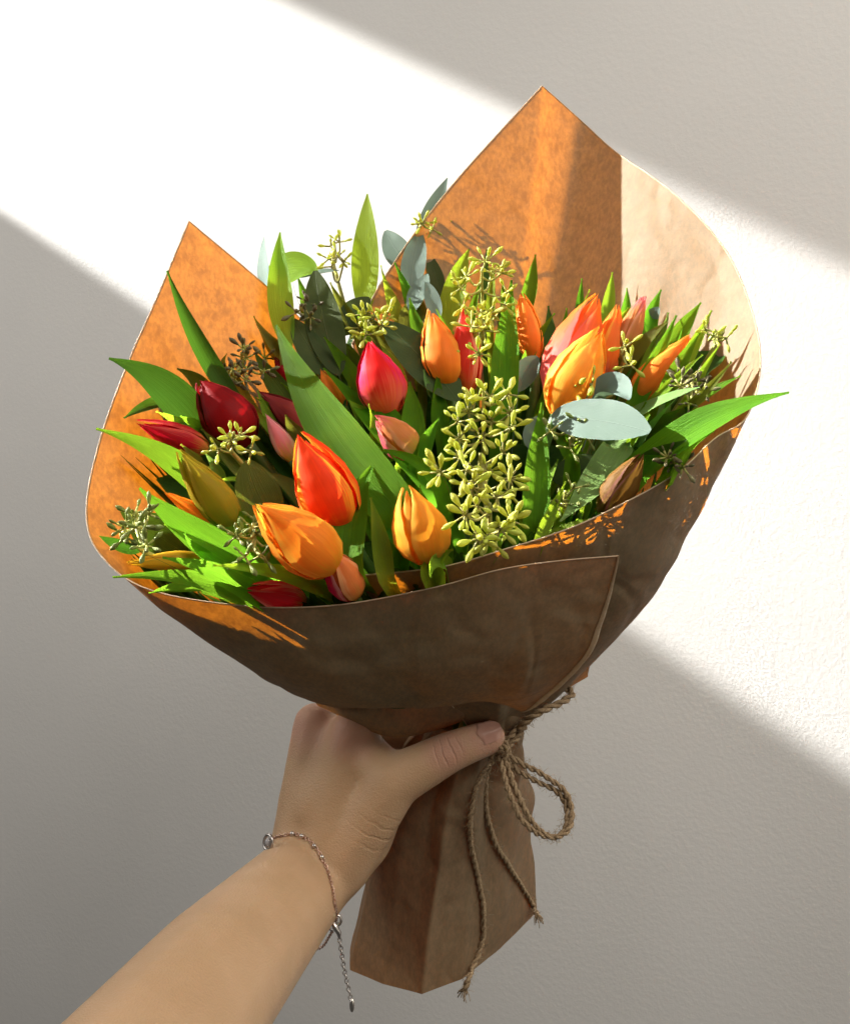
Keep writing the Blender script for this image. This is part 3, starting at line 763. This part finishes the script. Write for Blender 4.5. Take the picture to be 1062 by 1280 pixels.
sprig('loose airy bud spray against the white wall beside tall lime leaf', [(418, 318, 19, 22, 6, .006)], seed=12, size=.0060, nb=(4, 6),
      leaves=[('silver', (336, 372), (330, 296), 19, (-8, 0), (.006, .006), .1, (-.6, -1, 0), 'lance'),
              ('silver', (366, 348), (424, 338), 13, (0, -6), (.0, .0), .1, (0, -1, .8), 'lance'),
              ('eucalyptus', (424, 470), (394, 338), 46, (-8, 0), (-.004, -.010), .12, None, 'oval'),
              ('eucalyptus', (418, 474), (366, 398), 36, (-4, 4), (-.002, -.004), .12, None, 'oval')])
sprig('compact yellow bud cluster above the bright red tulip', [(462, 402, 24, 17, 6, -.008)], seed=14, size=.0078,
      leaves=[('eucalyptus', (574, 502), (478, 402), 56, (4, -6), (-.004, -.010), .1, (.2, -1, .3), 'oval'),
              ('eucalyptus', (430, 420), (462, 372), 36, (-8, -6), (.008, .006), .1, None, 'oval')])
sprig('pale bud sprig lying across the dark red tulip', [(292, 553, 27, 18, 4, -.030)], seed=16, size=.0070, nb=(5, 7))
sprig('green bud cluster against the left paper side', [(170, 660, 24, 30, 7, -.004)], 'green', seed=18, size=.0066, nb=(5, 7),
      leaves=[('dark', (175, 690), (124, 670), 16, (0, 4), (.004, .004), .2, None, 'lance')])
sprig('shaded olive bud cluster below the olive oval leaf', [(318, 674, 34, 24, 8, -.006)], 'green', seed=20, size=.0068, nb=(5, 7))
sprig('dark bud cluster behind the dark red tulip', [(302, 456, 32, 22, 10, .008)], 'dark', seed=22, size=.0072, nb=(6, 8))
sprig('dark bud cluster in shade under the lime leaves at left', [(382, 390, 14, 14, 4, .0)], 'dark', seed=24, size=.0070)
sprig('sparse forked bud twig over the vivid orange tulips', [(776, 448, 22, 16, 2, -.022), (738, 490, 22, 14, 3, -.030)], seed=26, size=.0082, nb=(3, 5),
      leaves=[('silver', (688, 520), (812, 540), 60, (8, -8), (-.026, -.034), .10, (-.25, -1, .35), 'oval'),
              ('silver', (748, 508), (786, 500), 48, (-4, -24), (-.024, -.024), .7, (0, -1, .6), 'oval'),
              ('silver', (648, 490), (672, 446), 30, (-6, -6), (.006, .004), .3, None, 'oval')])
sprig('thin twig with few buds before the pale right paper', [(893, 422, 18, 14, 3, -.006)], seed=28, size=.0058, nb=(3, 5),
      leaves=[('silver', (800, 412), (824, 384), 20, (0, 0), (.006, .006), .15, None, 'oval')])
sprig('brown bud cluster low against the right paper', [(862, 486, 24, 18, 8, .006), (842, 580, 18, 12, 3, .004)], 'dark', seed=30, size=.0058, nb=(6, 8))
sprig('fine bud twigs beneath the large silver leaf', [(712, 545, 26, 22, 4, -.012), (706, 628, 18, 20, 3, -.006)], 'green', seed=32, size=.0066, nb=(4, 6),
      leaves=[('silver', (660, 560), (672, 520), 24, (0, 0), (.002, .0), .2, None, 'oval'),
              ('eucalyptus', (690, 600), (756, 575), 40, (0, 0), (.012, .01), .1, None, 'oval')])

# ------------------------------------------------------------------ hand and forearm
def skin_material():
    t = NT('skin'); pos = t.n('NewGeometry').outputs['Position']
    big = t.noise(pos, 38, 3, .5); fine = t.noise(pos, 700, 3, .6); pore = t.n('TexVoronoi', {'Vector': pos, 'Scale': 1100.0}).outputs['Distance']
    c = t.mix(t.ramp(big, .32, .68), (.55, .355, .205, 1), (.59, .385, .23, 1))
    def near(p, rad):
        d = t.n('VectorMath', {0: pos, 1: tuple(p)}, operation='DISTANCE').outputs['Value']
        return t.ramp(d, rad * .25, rad, 1, 0)
    pink = None
    for p, rad in ((P(380, 895, .555), .032), (P(610, 918, .53), .022), (P(560, 938, .525), .020), (P(440, 915, .54), .024)):
        k = near(p, rad); pink = k if pink is None else t.math('MAXIMUM', pink, k)
    c = t.mix(t.math('MULTIPLY', pink, .55), c, (.60, .30, .245, 1))
    # creases over the thumb joint and at the base of the thumb
    def creases(p, axis, scale, rad):
        a = t.n('VectorMath', {0: pos, 1: tuple(axis)}, operation='DOT_PRODUCT').outputs['Value']
        w = t.math('SINE', t.math('ADD', t.math('MULTIPLY', a, scale), t.math('MULTIPLY', t.noise(pos, 120, 2), 5)))
        return t.math('MULTIPLY', t.ramp(w, .55, 1, 0, -1), near(p, rad))
    ta = (P(608, 922, .536) - P(560, 940, .533)).normalized()
    wa = (P(492, 975, .535) - P(425, 1085, .54)).normalized()
    h = t.math('ADD', t.math('MULTIPLY', creases(P(557, 938, .522), ta, 1300, .012), 2.2), t.math('MULTIPLY', creases(P(470, 1035, .53), wa, 900, .02), .6))
    h2 = t.math('ADD', t.math('MULTIPLY', fine, .6), t.math('MULTIPLY', pore, .35))
    h = t.math('ADD', h, h2)
    b = t.n('BsdfPrincipled', {'Base Color': c, 'Roughness': .48, 'Subsurface Weight': .25, 'Subsurface Scale': .004, 'Normal': t.bump(h, .5, .0010), 'Specular IOR Level': .35})
    b.inputs['Subsurface Radius'].default_value = (1, .35, .2)
    return t.done(b)
M_skin = skin_material()

def build_arm():
    caps = []
    def cap(a, ra, b, rb): caps.append((P(*a) if not isinstance(a, Vector) else a, ra, P(*b) if not isinstance(b, Vector) else b, rb))
    el = Vector((-.146, .14, 1.19))
    wa, wb = (370, 1082, .546), (392, 1112, .540)
    f1 = P(256, 1224, .405); f2 = P(268, 1240, .405)
    cap(el, .036, f1, .0295); cap(el + Vector((.01, 0, -.006)), .036, f2, .0295)
    cap(f1, .0295, wa, .0190); cap(f2, .0295, wb, .0205)
    I, Mi, Ri, Pi = (440, 914, .550), (394, 906, .566), (390, 918, .588), (402, 938, .607)
    for k, rk, w, rw in ((I, .0140, wb, .019), (Mi, .0142, wa, .018), (Ri, .0135, wa, .018), (Pi, .0125, wa, .018)): cap(w, rw, k, rk)
    cap((392, 1000, .560), .022, (430, 935, .572), .019); cap((402, 1010, .552), .021, (420, 930, .562), .0175); cap((398, 1050, .55), .02, (398, 960, .566), .019)
    cap(wb, .019, (440, 985, .556), .021)
    for ch in ([(I, .0125), ((492, 892, .596), .0098), ((560, 895, .618), .0088), ((606, 905, .612), .0075)],
               [(Mi, .0125), ((440, 915, .622), .0100), ((525, 915, .626), .0090), ((592, 925, .614), .0076)],
               [(Ri, .0120), ((440, 940, .634), .0098), ((525, 945, .628), .0086), ((590, 950, .612), .0074)],
               [(Pi, .0110), ((450, 965, .634), .0086), ((525, 972, .626), .0076), ((575, 976, .612), .0066)]):
        for a, b in zip(ch, ch[1:]): cap(a[0], a[1], b[0], b[1])
    cmc, mcp, ip, tp = (424, 1082, .542), (490, 978, .536), (560, 941, .534), (611, 922, .537)
    cap(wb, .0195, cmc, .0190); cap(cmc, .0190, mcp, .0165); cap(mcp, .0160, ip, .0124); cap(ip, .0124, (585, 931, .535), .0112); cap((585, 931, .535), .0114, tp, .0104)
    cap(mcp, .0150, (446, 935, .553), .0150); cap((455, 1040, .552), .0190, (480, 985, .545), .0165); cap(wb, .02, (450, 1050, .550), .019)
    bm = bmesh.new()
    for a, ra, b, rb in caps:
        L = (b - a).length; n = max(2, int(L / (min(ra, rb) * .30)))
        for i in range(n + 1):
            s = i / n; c = a.lerp(b, s); rr = ra + (rb - ra) * s
            bmesh.ops.create_icosphere(bm, subdivisions=2, radius=rr * 1.02, matrix=Matrix.Translation(c))
    me = bpy.data.meshes.new('tmp'); bm.to_mesh(me); bm.free()
    o = bpy.data.objects.new('tmp', me); COL.objects.link(o)
    m = o.modifiers.new('r', 'REMESH'); m.mode = 'VOXEL'; m.voxel_size = .0018
    m = o.modifiers.new('s', 'SMOOTH'); m.factor = .6; m.iterations = 26
    dg = bpy.context.evaluated_depsgraph_get(); dg.update()
    me2 = bpy.data.meshes.new_from_object(o.evaluated_get(dg))
    bpy.data.objects.remove(o); bpy.data.meshes.remove(me)
    me2.name = 'person'; me2.materials.clear(); me2.materials.append(M_skin)
    base = el
    me2.transform(Matrix.Translation(-base))
    me2.polygons.foreach_set('use_smooth', [True] * len(me2.polygons))
    p = bpy.data.objects.new('person', me2); COL.objects.link(p); p.location = base
    tag(p, 'bare left forearm and hand gripping the wrapped bouquet, thumb in front', 'person')
    # thumbnail
    ipv, tpv = P(*ip), P(*tp); ax = (tpv - ipv).normalized(); up = Vector((.1, -.72, .62)); up = (up - ax * up.dot(ax)).normalized(); sd = ax.cross(up)
    V = []; UV = []; n, k = 10, 8
    for i in range(n + 1):
        for j in range(k + 1):
            v = i / n; u = -1 + 2 * j / k
            wd = .0066 * min(1, (v * 5 + .55)) * (1 - .35 * max(0, v - .75) / .25)
            rr = .0110 - .0011 * v
            V.append(tpv + ax * (-.0065 + .0142 * v - .0015 * u * u * (v - .3)) + up * (rr * math.cos(u * .75) + .0003) + sd * (wd * u * 1.0))
    Fc = [(i * (k + 1) + j, i * (k + 1) + j + 1, (i + 1) * (k + 1) + j + 1, (i + 1) * (k + 1) + j) for i in range(n) for j in range(k)]
    nail = plain_material('nail', (.52, .27, .22, 1), (.56, .31, .25, 1), 120, .22)
    obj('thumbnail', V, Fc, nail, p)
    bv = BVHTree.FromPolygons([v.co + base for v in me2.vertices], [tuple(q.vertices) for q in me2.polygons])
    return p, bv
person, SKIN_BVH = build_arm()

# ------------------------------------------------------------------ twine
def rope(path, r, pitch=.011, n=2, seg=6, fuzz=0, seed=0):
    rr = random.Random(seed); L = 0; parts = []
    fr = []; prev = Vector((.2, -.9, .3))
    for i, p in enumerate(path):
        t = (path[min(i + 1, len(path) - 1)] - path[max(0, i - 1)]).normalized()
        a = prev - t * prev.dot(t); a.normalize(); prev = a
        if i: L += (p - path[i - 1]).length
        fr.append((p, a, t.cross(a), L, t))
    for k in range(n):
        pts = []; 
        for p, a, b, l, t in fr:
            an = 2 * math.pi * (l / pitch + k / n)
            pts.append(p + (a * math.cos(an) + b * math.sin(an)) * r * .52 + Vector((noise.noise(p * 90), noise.noise(p * 90 + Vector((9, 0, 0))), noise.noise(p * 90 + Vector((0, 9, 0))))) * r * .35)
        parts.append(tube(pts, [r * .60 * (1 + .28 * noise.noise(q * 140) + .14 * noise.noise(q * 420)) for q in pts], seg))
    for i in range(fuzz):
        p, a, b, l, t = rr.choice(fr); an = rr.random() * 6.28
        d = (a * math.cos(an) + b * math.sin(an))
        s = p + d * r * .8; e = s + (d * rr.uniform(.3, 1) + t * rr.uniform(-1.3, 1.3)).normalized() * rr.uniform(.002, .0055)
        parts.append(tube(catmull([s, (s + e) / 2 + d * rr.uniform(-.0005, .001), e], 3), .00010, 3))
    return merge(parts)
tw = thing('jute_twine', P(628, 940, .548), 'natural jute twine tied in a bow round the paper below the thumb', 'twine')
def strand(name, pts, n=60, r=.0020, fuzz=60, seed=0, pitch=.011):
    r *= .92; fuzz *= 2
    o = Vector((0, 0, CZ)); path = []
    for p in catmull([P(*p) for p in pts], n):
        h = SKIRT_BVH.ray_cast(o, (p - o).normalized())
        if h[0] is not None and 'wrap' not in name:
            lim = h[0].y - r * 1.7
            if p.y > lim or name == 'tail': p = o + (p - o) * (lim / p.y)
        path.append(p)
    for _ in range(3): path = [path[0]] + [(path[i - 1] + path[i] * 2 + path[i + 1]) / 4 for i in range(1, len(path) - 1)] + [path[-1]]
    V, Fc = rope(path, r, pitch, 2, 6, fuzz, seed); return obj(name, V, Fc, M_twine, tw)
strand('tail', [(626, 935, .540), (606, 962, .537), (591, 1000, .537), (587, 1045, .538), (597, 1095, .539), (604, 1140, .540), (602, 1180, .541), (590, 1212, .542), (580, 1238, .543)], 90, .0019, 110, 1)
strand('tail', [(622, 938, .540), (609, 968, .534), (607, 1010, .533), (618, 1052, .538), (640, 1090, .548), (658, 1118, .556), (671, 1144, .562)], 80, .0019, 100, 2)
strand('bow_loop', [(628, 940, .539), (640, 975, .530), (655, 1010, .528), (672, 1036, .530), (692, 1047, .534), (706, 1035, .540), (708, 1008, .546), (696, 990, .548), (672, 977, .546), (645, 962, .543), (630, 944, .543)], 110, .0019, 120, 3)
strand('bow_loop', [(624, 944, .537), (634, 985, .527), (652, 1024, .526), (678, 1045, .530), (704, 1043, .536), (715, 1018, .543), (706, 990, .547), (684, 972, .546), (656, 957, .543), (634, 944, .543)], 110, .0019, 120, 4)
strand('bow_loop', [(648, 912, .548), (662, 898, .545), (682, 886, .545), (703, 877, .549), (715, 868, .553), (708, 862, .557), (690, 866, .557), (672, 876, .556), (655, 892, .556)], 60, .0024, 70, 5, .013)
strand('wrap_turn', [(655, 893, .562), (648, 908, .552), (636, 922, .546), (616, 934, .545), (590, 935, .545), (560, 930, .553), (545, 920, .575), (560, 908, .596), (600, 900, .603), (640, 892, .596), (657, 892, .575), (655, 893, .562)], 110, .0021, 90, 6)
strand('wrap_turn', [(660, 899, .564), (652, 915, .553), (640, 929, .547), (620, 941, .546), (590, 943, .546), (558, 938, .555), (542, 928, .577), (560, 915, .598), (600, 908, .606), (642, 900, .598), (661, 898, .577), (660, 899, .564)], 110, .0021, 90, 7)
strand('knot', [(614, 932, .541), (622, 926, .535), (633, 932, .534), (634, 944, .536), (624, 950, .538), (614, 944, .537), (620, 932, .533), (632, 936, .532), (630, 950, .536)], 60, .0021, 50, 8)
def frayed(p, d, seed):
    rr = random.Random(seed); parts = []
    for i in range(26):
        e = p + (d + Vector((rr.uniform(-.6, .6), rr.uniform(-.6, .6), rr.uniform(-.4, .4)))).normalized() * rr.uniform(.004, .009)
        parts.append(tube(catmull([p, (p + e) / 2 + Vector((rr.uniform(-.001, .001), 0, 0)), e], 4), .00022, 4))
    V, Fc = merge(parts); obj('frayed_end', V, Fc, M_twine, tw)
frayed(P(581, 1234, .543), Vector((-.2, 0, -1)), 1); frayed(P(670, 1141, .562), Vector((.4, 0, -1)), 2)

# ------------------------------------------------------------------ bracelet
def skin_pt(px, py, lift):
    o = Vector((0, 0, CZ)); d = (P(px, py, 1) - o).normalized()
    h = SKIN_BVH.ray_cast(o, d)
    return (h[0] + h[1] * lift) if h[0] is not None else P(px, py, .53)
bl = thing('bracelet', P(421, 1152, .52), 'thin rose silver chain bracelet hanging loose round the wrist', 'bracelet')
def torus(c, n_, major, minor, t_, sx=1.0, seg=10, sg=6):
    n_ = n_.normalized(); a = (t_ - n_ * t_.dot(n_)).normalized(); b = n_.cross(a); V = []; Fc = []
    for i in range(seg):
        an = 2 * math.pi * i / seg; q = a * math.cos(an) * sx + b * math.sin(an); qn = (a * math.cos(an) + b * math.sin(an))
        for k in range(sg):
            bn = 2 * math.pi * k / sg
            V.append(c + q * major + (qn * math.cos(bn) + n_ * math.sin(bn)) * minor)
    for i in range(seg):
        for k in range(sg):
            Fc.append((i * sg + k, ((i + 1) % seg) * sg + k, ((i + 1) % seg) * sg + (k + 1) % sg, i * sg + (k + 1) % sg))
    return V, Fc
def chain(name, path, step, major, minor, mat):
    parts = []; acc = 0; last = path[0]; i = 0
    for p, q in zip(path, path[1:]):
        L = (q - p).length; d = (q - p).normalized()
        while acc < L:
            side = d.cross(Vector((.3, -.8, .5))).normalized(); up = side.cross(d)
            parts.append(torus(p + d * acc, side if i % 2 else up, major, minor, d, 1.5, 8, 5)); i += 1; acc += step
        acc -= L
    V, Fc = merge(parts); o = obj(name, V, Fc, mat, bl); o['kind'] = 'stuff'; return o
front = [skin_pt(*q, .0009) for q in ((340, 1050), (354, 1045), (370, 1043), (386, 1050), (399, 1066), (408, 1088), (414, 1112), (417, 1132))]
path = [P(336, 1058, .548)] + front + [P(420, 1152, .527), P(412, 1170, .540), P(398, 1186, .556), P(372, 1176, .575), P(340, 1130, .583), P(326, 1085, .570), P(336, 1058, .548)]
chain('chain', catmull(path, 160), .0019, .00085, .00028, M_rose)
chain('extender_chain', catmull([P(421, 1156, .525), P(425, 1180, .526), P(430, 1212, .527), P(438, 1248, .527)], 40), .0024, .0011, .00034, M_silver)
def blob(name, c, rx, ry, rz, mat, q=None):
    bm = bmesh.new(); bmesh.ops.create_uvsphere(bm, u_segments=10, v_segments=7, radius=1)
    V = []
    for v in bm.verts:
        k = Vector((v.co.x * rx, v.co.y * ry, v.co.z * rz)); V.append(c + (q @ k if q else k))
    Fc = [tuple(x.index for x in f.verts) for f in bm.faces]; bm.free()
    return obj(name, V, Fc, mat, bl)
for q in ((366, 1043), (378, 1046), (393, 1058), (402, 1072)):
    blob('bead', skin_pt(*q, .0011), .0014, .0014, .0014, M_silver)
cc = P(335, 1053, .520)
V, Fc = torus(cc, Vector((-.6, -.7, .2)), .0034, .0009, Vector((0, 0, 1)), 1.2, 16, 8); charm = obj('charm', V, Fc, M_silver, bl)
blob('gem', cc, .0019, .0019, .0025, plain_material('gem', (.42, .42, .45, 1), (.6, .6, .62, 1), 400, .12))
V, Fc = torus(P(421, 1151, .522), Vector((.1, -1, .1)), .0024, .0008, Vector((0, 0, 1)), 1.2, 14, 8); obj('clasp', V, Fc, M_silver, bl)
V, Fc = tube(catmull([P(416, 1150, .523), P(418, 1158, .521), P(423, 1166, .521), P(424, 1172, .522)], 10), [.0008, .0010, .0013, .0015, .0016, .0016, .0015, .0014, .0012, .001, .0008], 8); obj('clasp_lever', V, Fc, M_silver, bl)
V, Fc = torus(P(415, 1158, .528), Vector((.7, -.6, .1)), .0020, .0007, Vector((0, 0, 1)), 1.1, 12, 7); obj('jump_ring', V, Fc, M_silver, bl)
blob('end_drop', P(440, 1257, .527), .0016, .0016, .0040, M_silver)
